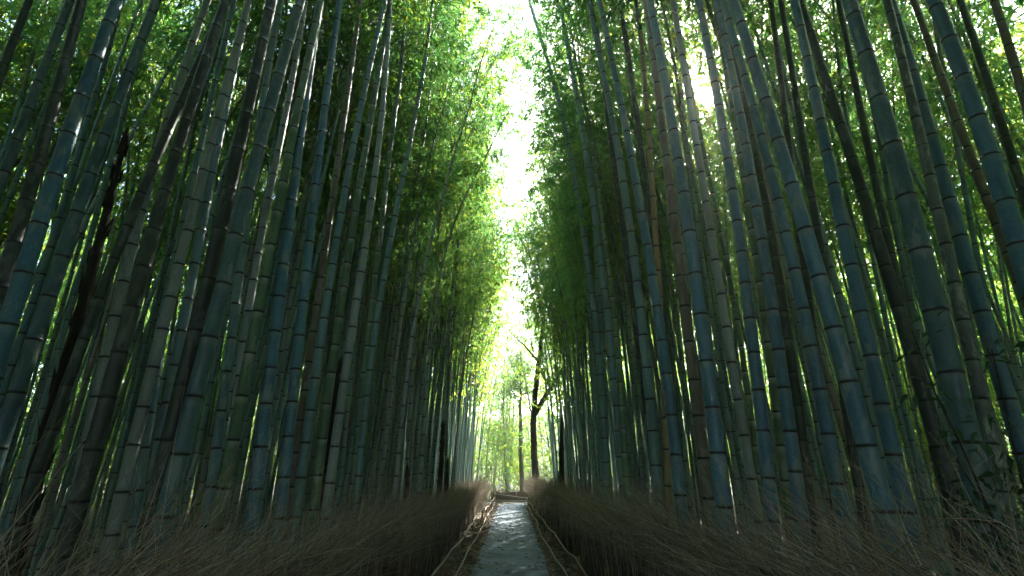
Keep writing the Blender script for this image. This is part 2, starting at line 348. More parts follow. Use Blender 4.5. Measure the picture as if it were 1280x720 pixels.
# ------------------------------------------------------------------ traced bamboos
# (points (px,py) top -> bottom, width in px at the base, tone, label)
TR = [
 ([(143,10),(113,77),(95,133),(72,200),(57,240),(28,337),(7,410)], 33, 'culm_blue', .13, 'thick blue-black bamboo near the left edge with a smooth slanting culm and widely spaced rings'),
 ([(193,10),(157,93),(123,183),(88,282),(70,333),(53,387),(33,447),(20,500),(0,560)], 27, 'culm_teal', .125, 'thick dark bamboo slanting just left of the tall black sheathed shoot'),
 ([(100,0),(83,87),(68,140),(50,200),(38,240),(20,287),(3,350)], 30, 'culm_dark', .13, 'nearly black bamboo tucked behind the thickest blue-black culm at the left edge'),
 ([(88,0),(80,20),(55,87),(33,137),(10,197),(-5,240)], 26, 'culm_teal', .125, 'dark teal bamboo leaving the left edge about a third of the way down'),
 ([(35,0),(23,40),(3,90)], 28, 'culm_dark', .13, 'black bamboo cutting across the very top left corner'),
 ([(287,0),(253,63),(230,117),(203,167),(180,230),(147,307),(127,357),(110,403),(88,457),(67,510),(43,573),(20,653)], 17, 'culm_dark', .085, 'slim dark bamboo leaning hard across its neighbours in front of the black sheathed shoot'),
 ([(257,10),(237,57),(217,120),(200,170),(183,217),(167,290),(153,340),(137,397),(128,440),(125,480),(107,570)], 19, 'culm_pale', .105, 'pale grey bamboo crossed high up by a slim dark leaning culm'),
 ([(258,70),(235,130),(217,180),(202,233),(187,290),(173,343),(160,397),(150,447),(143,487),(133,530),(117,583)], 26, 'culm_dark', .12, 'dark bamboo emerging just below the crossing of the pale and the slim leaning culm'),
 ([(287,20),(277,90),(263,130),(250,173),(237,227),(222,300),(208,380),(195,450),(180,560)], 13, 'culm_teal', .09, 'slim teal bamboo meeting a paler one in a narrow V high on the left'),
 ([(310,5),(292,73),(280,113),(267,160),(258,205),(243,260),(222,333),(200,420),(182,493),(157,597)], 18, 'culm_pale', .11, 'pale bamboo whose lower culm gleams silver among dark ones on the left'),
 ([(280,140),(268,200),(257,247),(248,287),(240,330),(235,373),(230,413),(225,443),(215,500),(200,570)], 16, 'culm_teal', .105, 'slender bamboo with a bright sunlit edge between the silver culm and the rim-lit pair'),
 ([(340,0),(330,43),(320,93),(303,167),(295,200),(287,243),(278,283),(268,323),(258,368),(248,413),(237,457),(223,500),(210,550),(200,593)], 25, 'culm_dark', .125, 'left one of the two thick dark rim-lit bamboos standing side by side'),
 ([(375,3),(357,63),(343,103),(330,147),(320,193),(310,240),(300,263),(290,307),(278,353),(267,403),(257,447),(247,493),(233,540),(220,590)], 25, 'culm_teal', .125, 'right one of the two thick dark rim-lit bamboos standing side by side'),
 ([(350,17),(323,113),(313,260),(302,340),(290,413),(282,467),(270,560)], 13, 'culm_teal', .09, 'slim pale teal bamboo directly right of the two thick rim-lit culms'),
 ([(380,7),(373,77),(365,130),(350,180),(337,235),(322,290),(312,350),(300,440),(288,560)], 11, 'culm_pale', .085, 'very slim grey bamboo seen left of the dark green culm with white rings'),
 ([(385,80),(370,140),(357,207),(345,260),(337,310),(327,363),(320,400),(310,467),(303,497),(295,540),(287,580),(278,625)], 17, 'culm_green', .11, 'dark green bamboo with white rings left of two blue culms'),
 ([(400,0),(388,67),(380,133),(372,187),(365,250),(357,320),(348,383),(338,440),(334,480),(330,520),(325,560),(318,620)], 17, 'culm_blue', .115, 'left one of the two straight slate blue bamboos in the middle of the left stand'),
 ([(424,5),(412,80),(405,127),(400,177),(392,250),(385,313),(378,373),(373,437),(367,500),(363,540),(355,610),(350,650)], 15, 'culm_blue', .115, 'right one of the two straight slate blue bamboos in the middle of the left stand'),
 ([(448,20),(435,113),(425,190),(417,243),(407,307),(395,387),(388,440),(380,490),(372,553),(363,613)], 11, 'culm_brown', .10, 'pinkish brown bamboo right of the two slate blue culms'),
 ([(480,7),(467,57),(453,113),(443,167),(433,227),(418,307),(408,367),(400,427),(393,473),(382,557),(372,627)], 13, 'culm_teal', .11, 'grey-green bamboo just right of the pinkish brown culm, with a sunlit patch near the top'),
 ([(487,10),(463,150),(448,233),(435,323),(427,373),(417,437),(410,490),(397,580),(392,627)], 12, 'culm_green', .11, 'green bamboo with pale rings just left of the jagged black shoot'),
 ([(487,20),(480,133),(472,227),(457,317),(443,380),(433,440),(425,490),(412,600)], 12, 'culm_pale', .11, 'brightest sunlit bamboo of the left stand, pale from ring to ring'),
 ([(502,83),(487,160),(483,240),(468,357),(458,440),(450,500),(440,620)], 9, 'culm_green', .10, 'straight green bamboo next to the right of the brightest sunlit culm'),
 ([(528,100),(515,170),(500,240),(477,350),(463,427),(452,520),(446,600)], 9, 'culm_teal', .10, 'teal bamboo leaning a little right behind the brightest sunlit culm'),
 ([(588,130),(575,165),(553,233),(523,360),(507,453),(497,560),(492,630)], 8, 'culm_pale', .10, 'pale bamboo arching out towards the path above the left stand'),
 ([(607,197),(583,225),(568,255),(550,317),(540,400),(530,500),(525,600)], 7, 'culm_pale', .10, 'lower of the pale bamboos arching towards the path on the left'),
 # ---- right
 ([(662,3),(683,67),(700,127),(712,180),(722,235),(732,307),(742,373),(750,440),(755,480),(758,600)], 10, 'culm_teal', .10, 'slim bamboo bending over the path nearest the strip of sky on the right'),
 ([(700,7),(708,47),(720,113),(730,173),(740,233),(747,280),(753,340),(760,400),(768,457),(775,540),(780,600)], 12, 'culm_teal', .105, 'second bamboo from the strip of sky in the right front row'),
 ([(735,7),(748,60),(760,117),(772,173),(782,233),(792,303),(797,350),(803,403),(810,457),(817,540),(822,597)], 14, 'culm_teal', .11, 'third bamboo from the strip of sky in the right front row'),
 ([(750,7),(763,63),(775,123),(787,180),(797,230),(812,307),(818,357),(827,413),(835,470),(848,547),(853,613)], 15, 'culm_blue', .115, 'blue-green bamboo two to the left of the reddish brown culm'),
 ([(775,3),(783,47),(792,113),(800,167),(808,233),(818,297),(823,350),(830,393),(842,480),(850,580)], 11, 'culm_dark', .11, 'dark bamboo standing just left of the reddish brown culm'),
 ([(807,7),(817,67),(825,127),(832,180),(838,247),(847,307),(853,373),(860,427),(867,477),(877,540),(883,593),(887,627)], 16, 'culm_brown', .11, 'reddish brown bamboo with dark rings in the right stand'),
 ([(813,7),(825,60),(837,120),(847,187),(857,247),(865,300),(873,357),(878,413),(885,470),(897,540),(905,620)], 20, 'culm_blue', .125, 'blue bamboo between the reddish brown culm and the pale lilac-grey one'),
 ([(842,7),(853,67),(863,133),(873,200),(882,253),(890,303),(900,357),(910,413),(920,490),(930,547),(938,600),(945,640)], 12, 'culm_pale', .09, 'slim pale lilac-grey bamboo left of where the sun shines through'),
 ([(875,7),(887,60),(897,107),(907,167),(918,247),(927,300),(935,367),(942,420),(950,487),(957,560),(965,640)], 17, 'culm_blue', .115, 'blue bamboo just right of where the sun shines through'),
 ([(900,7),(917,60),(933,133),(947,193),(958,250),(972,330),(985,410),(1000,520),(1012,620)], 14, 'culm_dark', .115, 'dark bamboo close behind two bright blue culms right of the sun'),
 ([(905,40),(927,143),(940,200),(945,253),(953,300),(960,350),(967,387),(973,427),(980,473),(985,513),(992,557),(998,597),(1003,640)], 18, 'culm_blue', .115, 'bright blue bamboo whose foot shows low above the right brush fence'),
 ([(905,10),(935,105),(960,190),(977,250),(987,293),(997,333),(1005,373),(1012,417),(1022,460),(1035,523),(1043,570),(1052,607),(1057,640)], 20, 'culm_blue', .115, 'bright blue bamboo overlapping the left side of the big blotchy culm'),
 ([(918,7),(930,30),(942,70),(963,130),(977,180),(997,260),(1012,303),(1030,367),(1050,430),(1067,493),(1085,550),(1098,600)], 28, 'culm_blue', .13, 'big blotchy pale blue bamboo leaning left across its neighbours right of the sun'),
 ([(995,7),(1010,67),(1020,123),(1030,173),(1043,247),(1050,273),(1060,317),(1070,367),(1082,423),(1097,490),(1107,523),(1117,567)], 23, 'culm_blue', .125, 'blue bamboo next to the right of the big blotchy pale blue culm'),
 ([(1000,3),(1023,63),(1037,107),(1050,153),(1067,203),(1077,247),(1090,273),(1107,333),(1123,380),(1140,433),(1157,490),(1170,520),(1180,563)], 23, 'culm_dark', .125, 'dark bamboo with pale rings leaning left of the thickest green-black culm'),
 ([(1063,0),(1077,40),(1090,77),(1107,143),(1130,217),(1148,293),(1163,340),(1170,373),(1188,457),(1207,540)], 40, 'culm_teal', .15, 'thickest bamboo of all, green-black with long smooth joints'),
 ([(1117,7),(1133,53),(1147,97),(1160,160),(1177,213),(1197,297),(1210,337),(1227,393),(1250,470)], 27, 'culm_blue', .135, 'thick blue-black bamboo with a bright left edge between the thickest and the mottled culm'),
 ([(1110,0),(1125,55),(1142,130),(1160,217),(1177,297),(1190,340),(1200,380),(1210,420),(1220,457),(1233,527),(1243,573)], 22, 'culm_mottled', .11, 'bamboo mottled with pale lichen just right of the thickest culm'),
 ([(1147,13),(1163,60),(1180,107),(1193,147),(1210,190),(1233,250),(1247,283),(1262,323),(1277,360)], 20, 'culm_brown', .11, 'brownish bamboo crossing under the broad blue culm at the right edge'),
 ([(1173,7),(1190,40),(1207,83),(1227,147),(1253,220),(1268,293),(1285,350)], 40, 'culm_blue', .15, 'broad blue bamboo running off the right edge half way up'),
 ([(1207,17),(1227,73),(1247,137),(1263,187),(1285,260)], 20, 'culm_dark', .11, 'dark bamboo immediately right of the broad blue culm at the right edge'),
 ([(1247,7),(1263,57),(1277,107),(1300,190)], 25, 'culm_brown', .12, 'brownish bamboo in the top right corner'),
 ([(980,17),(990,87),(1000,153),(1010,233),(1030,330),(1045,420),(1060,520)], 13, 'culm_dark', .095, 'thin near-black bamboo behind the big blotchy pale blue culm'),
 ([(967,20),(975,87),(983,167),(995,250),(1005,330),(1018,420),(1030,520)], 12, 'culm_dark', .095, 'thin dark bamboo seen between the sunlit gap and the blotchy blue culm'),
 ([(1053,20),(1067,90),(1077,150),(1090,213),(1100,260),(1120,350),(1150,470),(1165,540)], 15, 'culm_dark', .10, 'dark bamboo hugging the left side of the thickest culm'),
 ([(820,300),(827,400),(832,520),(836,630)], 8, 'culm_tan', .075, 'thin orange-tan bamboo whose foot catches the sun behind the right brush fence'),
 ([(742,250),(748,330),(752,400),(755,540),(757,620)], 12, 'culm_teal', .11, 'grey-teal bamboo standing where the right stand is densest behind the fence'),
 ([(765,190),(773,240),(787,340),(800,440),(810,520)], 8, 'culm_dark', .085, 'thin leaning black bamboo among green ones right of the strip of sky'),
 ([(745,220),(752,273),(765,350),(773,427),(778,500),(782,590)], 8, 'culm_green', .09, 'thin bright green bamboo among the first culms right of the sky strip'),
 ([(925,190),(937,257),(947,327),(957,393),(968,470),(980,580)], 13, 'culm_green', .105, 'dark green bamboo in the shade behind the bright blue culms'),
 ([(888,230),(900,290),(915,350),(930,430),(940,520)], 8, 'culm_green', .085, 'thin green bamboo slanting right behind the pale lilac-grey culm'),
]
FENCE_X = 1.50
traced_pos = []
for i, (pts, w, tone, D, label) in enumerate(TR):
    pts = sorted(pts, key=lambda p: p[1])
    # foot column near the horizon -> distance from the width
    (xa, ya), (xb, yb) = pts[-2], pts[-1]
    xh = xb + (586-yb)*(xb-xa)/(yb-ya)
    a = (xh-640)/F
    z = D*F*math.sqrt(1+a*a)/w
    d = z*CT
    X = a*z
    if abs(X) < FENCE_X+.45:                                # keep behind the fence
        s = (FENCE_X+.45)/abs(X); d *= s; z *= s; D *= s
    P = [at(px, py, d) for px, py in pts][::-1]               # bottom -> top
    P = [p for p in P if p[2] > .15]
    dirb = P[0]-P[1]
    foot = P[0] + dirb*(P[0][2]/-dirb[2]); foot[2] = -.03
    P = [foot]+P
    P = np.array(P)
    # extend upward to the crown, straightening a little
    dt = P[-1]-P[-3 if len(P) > 3 else -2]; dt /= np.linalg.norm(dt)
    zc = random.uniform(8.0, 10.0)
    arching = 'arching' in label
    if P[-1][2] < zc and not arching:
        n = 5; step = (zc-P[-1][2])/n; q = P[-1].copy(); ext = []
        for k in range(n):
            dt = dt*.86+np.array([0, 0, 1])*.14; dt /= np.linalg.norm(dt)
            q = q + dt*step/dt[2]; ext.append(q.copy())
        P = np.concatenate([P, ext])
    traced_pos.append(P[0][:2])
    side = 1 if P[0][0] > 0 else -1
    az = (math.pi if side > 0 else 0)+random.uniform(-.9, .9)
    ci = i % 7
    if abs(P[0][0]) < 3.0: az = math.pi/2+random.uniform(-.5, .5); ci = (0, 5, 3)[i % 3]
    top = P[-1][2]
    cs = random.uniform(.85, 1.1)
    if P[-1][2] > 11: cs = .55
    if arching: cs = .5; az = math.pi*.6; ci = 5
    new_bamboo(P, D/2*(.8 if arching else 1), .014 if arching else max(.034*cs, D/2*.48), M['culm_teal_lit' if tone == 'culm_teal' and d > 4.6 else tone], label, 'bamboos picked out in the front rows', ci, az, cs, 18 if w > 14 else 12, i, .40 if D > .12 else .35)  # farther teal culms take the copy with light in its colour
    print('glint', i, crown_blocks_t()) if 0 else None
    print('T%d X%.2f d%.2f D%.3f top%.1f' % (i, P[0][0], d, D, top))

# ------------------------------------------------------------------ the many alike
VAR = []
for i in range(8):
    r = random.Random(50+i)
    hgt = 8.2
    lean = [.25, .5, .8, .35, .65, .15, 1.0, .45][i]
    t = np.linspace(0, 1, 60)
    ph = r.uniform(0, 6)
    P = np.stack([lean*t**1.5, .06*np.sin(t*4+ph)-.06*math.sin(ph), hgt*t], 1)
    V, Q, nd, bl = culm_geometry(P, .042, .029, 10, r, True, .33)
    me = np_mesh('culm', V, Q, [M['culm_mix']], None, {'nodal': nd, 'bloom': bl})
    d = P[-1]-P[-4]
    VAR.append((me, P, d))

protos = []
def proto(vi, ci, cs):
    root = empty('bamboo')
    me, P, d = VAR[vi]
    link(bpy.data.objects.new('culm', me), root)
    cr = link(bpy.data.objects.new('crown', CROWNS[ci][0] if ci < 7 else LIGHT[ci-7]), root)
    cr.matrix_local = Matrix.Translation(Vector(P[-1])) @ frame_from(d, random.uniform(-.8, .8)).to_4x4() @ Matrix.Scale(cs, 4)
    return root

def try_points(n, x0, x1, y0, y1, mind, pts, rr):
    out = []
    for _ in range(n):
        x = rr.uniform(x0, x1); y = rr.uniform(y0, y1)
        ok = all((x-a)**2+(y-b)**2 > mind*mind for a, b in pts)
        if ok: pts.append((x, y)); out.append((x, y))
    return out
rr = random.Random(4)
occ = [tuple(p) for p in traced_pos]
ang_d = sorted((p[0]/p[1], p[1]) for p in traced_pos)
def hidden_ok(x, y):
    """keep the unnamed bamboos behind the traced front rows"""
    a = x/max(y, .5)
    near = [d for b, d in ang_d if abs(b-a) < .07*(1+abs(a))]
    if not near: return y > 8.5
    return y > (1.5 if abs(a) > .22 else 1.0)*float(np.median(near))
def inpath(x, y):
    if abs(x) < 1.95 and y < 30.5: return True
    return 27.0 < y < 33.2 and -1.95 < x < 14                  # the lane turns right
sx, sy = math.sin(SUN_AZ), math.cos(SUN_AZ)
def sunline(x, y):
    t = x*sx+y*sy
    return 1 < t < 26 and abs(x*sy-y*sx) < .16
def los_dist(W):
    """distance of points from the line camera -> sun, and how far along it"""
    W = W-np.array([0, 0, H]); t = W @ SUNV
    return np.linalg.norm(W-t[:, None]*SUNV, axis=1), t
def in_glint(W):
    dd, t = los_dist(W)
    return (t > 0) & (dd < .07+.0075*t)
_cv = {}
def crown_blocks(root):
    bpy_m = root.matrix_basis
    tot = 0
    for ch in root.children:
        k = ch.data.name
        if k not in _cv:
            a = np.empty(len(ch.data.vertices)*3, dtype=np.float32); ch.data.vertices.foreach_get('co', a); _cv[k] = a.reshape(-1, 3)
        mm = np.array(bpy_m @ ch.matrix_parent_inverse @ ch.matrix_basis)
        tot += int(in_glint(_cv[k] @ mm[:3, :3].T + mm[:3, 3]).sum())
    return tot
class Grid:
    def __init__(s): s.g = {}
    def add(s, x, y): s.g.setdefault((int(x//1.5), int(y//1.5)), []).append((x, y))
    def free(s, x, y, md):
        i, j = int(x//1.5), int(y//1.5)
        return all((x-a)**2+(y-b)**2 > md*md for p in (-1, 0, 1) for q in (-1, 0, 1) for a, b in s.g.get((i+p, j+q), ()))
G = Grid()
for p in traced_pos: G.add(*p)
def scatter(n, x0, x1, y0, y1, md, test=None):
    out = []
    for _ in range(n):
        x = rr.uniform(x0, x1); y = rr.uniform(y0, y1)
        if inpath(x, y) or sunline(x, y) or not G.free(x, y, md) or (test and not test(x, y)): continue
        G.add(x, y); out.append((x, y))
    return out
good = []
for s in (-1, 1):
    good += scatter(260, *sorted((1.98*s, 3.0*s)), 8.0, 27, .5)
for s in (-1, 1):
    good += scatter(3000, *sorted((2.0*s, 4.6*s)), 3.5, 27 if s > 0 else 32, .50, lambda x, y: hidden_ok(x, y) and abs(x)/y < 1.35 and (y > 8 or G.free(x, y, .8)))
for s in (-1, 1):
    good += scatter(2500, *sorted((4.6*s, 11*s)), 3.5, 33, .72, lambda x, y: (y < 10 or G.free(x, y, 1.0)) and hidden_ok(x, y) and abs(x)/y < 1.35)
good.sort(key=lambda p: math.hypot(p[0]*1.9, p[1]))
N_IND = 300-len(TR)-6
indiv = good[:N_IND]; rest_near = good[N_IND:]
print('good', len(good), sum(p[0]<0 for p in good)); print('candidates', len(good), 'individual', len(indiv), 'rest', len(rest_near), 'reach', indiv[-1])
LAB = {1: 'slender bamboo standing back among many alike in the right stand',
      -1: 'slender bamboo standing back among many alike in the left stand'}
GRP = {1: 'bamboos filling the right stand', -1: 'bamboos filling the left stand'}
first = {}
for k, (x, y) in enumerate(indiv):
    s = 1 if x > 0 else -1
    if abs(x) < 2.9: vi = rr.choice((0, 3, 5)); ci = rr.choice((0, 5, 3))
    else: vi = rr.randrange(8); ci = rr.randrange(7)
    if y > 9 and abs(x) < 7 and not (x < -1 and y < 11) and not (0 < x < 3.6 and y < 14): ci = 7+rr.randrange(6)
    over = abs(x) < 3.0 and 7.5 < y < 22 and rr.random() < .7
    if over: ci = rr.choice((1, 4) if y < 15 else (7+4, 7+5))
    key = (vi, ci)
    if key not in first:
        root = proto(vi, ci, rr.uniform(.85, 1.1)); first[key] = root
    else:
        src = first[key]; root = src.copy(); col.objects.link(root)
        for ch in src.children:
            c = ch.copy(); c.parent = root; col.objects.link(c)
    root.location = (x, y, -.03)
    inward = math.pi if s > 0 else 0.
    spreadz = 2.4
    if abs(x) < 2.9:
        inward = (math.pi if s > 0 else 0.) if (y > 8 and not (s > 0 and y > 15)) else math.pi/2-s*.2; spreadz = .6
    if y > 8: root_s = rr.choice((rr.uniform(.60, .82), rr.uniform(.9, 1.15)))
    if y > 8 and x > 0 and x < 4: root_s = rr.choice((rr.uniform(.60, .82), rr.uniform(.80, .98)))
    if y <= 8: root_s = rr.uniform(.85, 1.18)
    root.rotation_euler = (rr.uniform(-.03, .03), rr.uniform(-.03, .03), inward + rr.uniform(-spreadz, spreadz))
    root.scale = (root_s,)*3
    tag(root, LAB[s], 'bamboo', GRP[s])
    if abs(x*sy-y*sx) < 3.2 and x > 0:
        best = None
        for q in range(24):
            nb_ = crown_blocks(root)
            if best is None or nb_ < best[0]: best = (nb_, root.rotation_euler.copy(), root.scale.copy())
            if nb_ == 0: break
            root.rotation_euler = (rr.uniform(-.04, .04), rr.uniform(-.04, .04), rr.uniform(0, 6.28)); root.scale = (rr.uniform(.7, 1.25),)*3
        root.rotation_euler = best[1]; root.scale = best[2]
        if best[0]: print('glint blocked', best[0], x, y)

# ------------------------------------------------------------------ the rest of the wood: one mass
tc = list(rest_near)
thin = set()
far_ok = lambda x, y: hidden_ok(x, y) or y < 2.6
for s in (-1, 1):
    bare = scatter(2600, *sorted((4.2*s, 13*s)), 3.5, 33, .56, far_ok); tc += bare; thin |= set(bare)
    bare = scatter(900, *sorted((2.6*s, 4.8*s)), 5.5, 33, .31, far_ok); tc += bare; thin |= set(bare)
    tc += scatter(1500, *sorted((11*s, 26*s)), -4, 42, 1.0)
    edge = scatter(700, *sorted((26*s, 40*s)), -12, 60, 1.5); tc += edge
    tc += scatter(400, *sorted((1.9*s, 4.5*s)), -9, .6, .6); tc += scatter(500, *sorted((1.9*s, 11*s)), -9, 2.4, .85, lambda x, y: not (y > .6 and abs(x) < 4.2))  # first batch: unseen culms added round the camera to darken the near stand
tc += scatter(900, -12, 12, 33.2, 50, .75); tc += scatter(900, -24, 24, -26, -4, 1.3); tc += scatter(200, -4, 4, -26, -9, .9); tc += scatter(500, -28, 28, 42, 72, 1.35)
print('thicket culms', len(tc))
LODS = []
for (dn, lf, pt) in ((1.3, .18, 5), (.95, .25, 5), (.5, .31, 4), (.30, .17, 5), (.16, .28, 4), (.10, .22, 4)):
    L_ = []
    for i in range(4):
        mb, n = make_crown(300+i, [1.2, 2.0, 2.6, 1.6][i], dn, lf, 1.05, pt)
        L_.append((np.concatenate(mb.V), np.concatenate(mb.Q), np.concatenate(mb.M), np.concatenate(mb.S), np.concatenate(mb.A['var'])))
    print('lod crown leaves', n); LODS.append(L_)
th = MB()
for (x, y) in tc:
    dist = math.hypot(x, y)
    hz = rr.uniform(4.5, 9.0) if dist > 11 else rr.uniform(6.5, 9)
    if abs(x) > 13.5 and rr.random() < .55: hz = rr.uniform(.2, 3.5)          # young growth that closes the view low down
    if (x, y) in thin: hz = rr.uniform(7, 9)
    if y > 33: hz = rr.uniform(.3, 1.6) if rr.random() < .3 else rr.uniform(3.0, 9) if abs(x) > 3.5 else rr.uniform(4.0, 8.2)
    lean = rr.uniform(0, .7); az = rr.uniform(0, 6.28) if abs(x) > 5 else ((math.pi if x > 0 else 0)+rr.uniform(-.8, .8))
    t = np.linspace(0, 1, 24)
    P = np.stack([x+lean*t**1.5*math.cos(az), y+lean*t**1.5*math.sin(az), -.03+hz*t], 1)
    P[:, 2] += 14*np.clip((math.hypot(x, y-20)-45)/60, 0, 1)**1.4
    far = dist > 20 or y < 0
    r0 = rr.uniform(.030, .048)*(.62 if y > 33 else 1)
    if far:
        V, Q = tube_np(P[::4], np.linspace(r0, min(.03, r0), len(P[::4])), 6); nd = bl = 0.
    else:
        V, Q, nd, bl = culm_geometry(P, r0, min(.03, r0), 7, rr, False, .36)
    th.add(V, Q, 0, True, var=rr.random(), nodal=nd, bloom=bl)
    lod = 0 if (dist < 15 and y > 0) else (1 if dist < 24 and y > -4 else 2)
    if y > 8 and -4.6 < x < 11: lod = 4 if y < 13 else 5
    elif y > 9 and x < -4.6 and dist < 24: lod = 1 if y < 13 else 3
    if y > 33: lod = 4
    if (x, y) in thin: lod = 5 if y > 7 and -5 < x < 9 else 3
    cv, cq, cm, cs_, ca = LODS[lod][rr.choice((1, 2)) if y < .6 else rr.randrange(4)]  # arching crowns close the unseen canopy over the camera to block sky light
    R = np.array(frame_from(P[-1]-P[-4], az+rr.uniform(-.8, .8)))*(rr.uniform(.8, 1.15) if y < 33 or abs(x) > 3.5 else rr.uniform(.5, .75))
    V = cv @ R.T + P[-1]
    keep = ~in_glint(V)[cq].any(1)
    if not keep.all(): cq = cq[keep]; cm = cm[keep]; cs_ = cs_[keep]
    th.V.append(V); th.Q.append(cq+th.n); th.M.append(np.where(cm == 0, 1, 2)); th.S.append(cs_); th.n += len(V)
    th.A['var'].append(np.clip(ca+rr.uniform(-.2, .2), 0, 1)); th.A['nodal'].append(np.zeros(len(V))); th.A['bloom'].append(np.zeros(len(V)))
o = th.build('bamboo_thicket', [M['culm_thicket'], M['leaf'], M['stem']])
tag(o, 'dense mass of distant bamboo closing the view behind the front rows', 'thicket', kind='stuff')

# ------------------------------------------------------------------ ground, path, litter
nx, ny = 120, 120
gx = np.concatenate([np.linspace(-300, -40, 14), np.linspace(-36, 36, 90), np.linspace(40, 300, 14)])
gy = np.concatenate([np.linspace(-120, -16, 10), np.linspace(-14, 75, 120), np.linspace(80, 400, 14)])
X, Y = np.meshgrid(gx, gy, indexing='ij')
bump = .05*np.sin(X*1.9+.7*Y)*np.sin(Y*1.3-.4*X)+.03*np.sin(X*4.1+Y*3.3)
away = np.clip((np.abs(X)-1.6)/1.5, 0, 1)*np.clip(1-(np.abs(Y-10)-200)/50, 0, 1)
away = np.where((Y > 26) & (X > -2), np.maximum(0, np.clip((np.abs(Y-30)-4)/2, 0, 1)), away)
Z = bump*away - .006 + 14*np.clip((np.hypot(X, Y-20)-45)/60, 0, 1)**1.4
V = np.stack([X, Y, Z], -1).reshape(-1, 3)
I, J = len(gx), len(gy)
ii, jj = np.meshgrid(np.arange(I-1), np.arange(J-1), indexing='ij')
q = (ii*J+jj).ravel()
Q = np.stack([q, q+J, q+J+1, q+1], 1)
g = link(bpy.data.objects.new('ground', np_mesh('ground', V, Q, [M['ground']])))
tag(g, kind='structure')
# path: runs straight, then turns right
PW = .70
cl = [(0, y) for y in np.linspace(-8, 27.6, 72)]
for k in range(1, 13):
    a = k/12*math.pi/2
    cl.append((2.6-2.6*math.cos(a), 27.6+2.6*math.sin(a)))
cl += [(x, 30.2) for x in np.linspace(3, 14, 20)]
cl = np.array(cl); T = np.gradient(cl, axis=0); T /= np.linalg.norm(T, axis=1)[:, None]; Nn = np.stack([T[:, 1], -T[:, 0]], 1)
r2 = np.random.default_rng(3)
def strip(wl, wr, z, cols, jit):
    rows = []
    k = len(cl)
    jl = np.convolve(r2.normal(0, jit, k+4), np.ones(3)/3, 'same')[:k]; jr = np.convolve(r2.normal(0, jit, k+4), np.ones(3)/3, 'same')[:k]
    for c in range(cols):
        u = c/(cols-1)
        off = (-wl+jl)*(1-u) + (wr+jr)*u
        rows.append(np.concatenate([cl+Nn*off[:, None], np.full((k, 1), z)], 1))
    V = np.stack(rows, 1).reshape(-1, 3)
    a, b = np.meshgrid(np.arange(k-1), np.arange(cols-1), indexing='ij'); q = (a*cols+b).ravel()
    return V, np.stack([q, q+1, q+cols+1, q+cols], 1)
V, Q = strip(PW+.02, PW, .004, 6, .035)
tag(link(bpy.data.objects.new('path', np_mesh('path', V, Q, [M['path']]))), kind='structure')
# dry leaves strewn along both verges
n = 9000
yy = r2.uniform(5, 30, n); sd = r2.choice([-1, 1], n)
xx = sd*(PW + .28 + r2.normal(0, .17, n))
xx = np.where(r2.random(n) < .05, r2.uniform(-.7, .7, n), xx)
B = np.stack([xx, yy, r2.uniform(.008, .03, n)], 1)
a = r2.uniform(0, 6.28, n)
D = np.stack([np.cos(a), np.sin(a), r2.normal(.05, .12, n)], 1)
sz = r2.uniform(.05, .13, n)
V, Q = leaves_np(B, D, sz, sz*r2.uniform(.15, .35, n), r2); V[:, 2] = np.maximum(V[:, 2], .006)
lt = np_mesh('leaf_litter', V, Q, [M['litter']], None, {'var': np.repeat(r2.random(n), 4)}, False)
tag(link(bpy.data.objects.new('leaf_litter', lt)), 'dry brown leaves strewn along both edges of the path', 'leaf litter', kind='stuff')

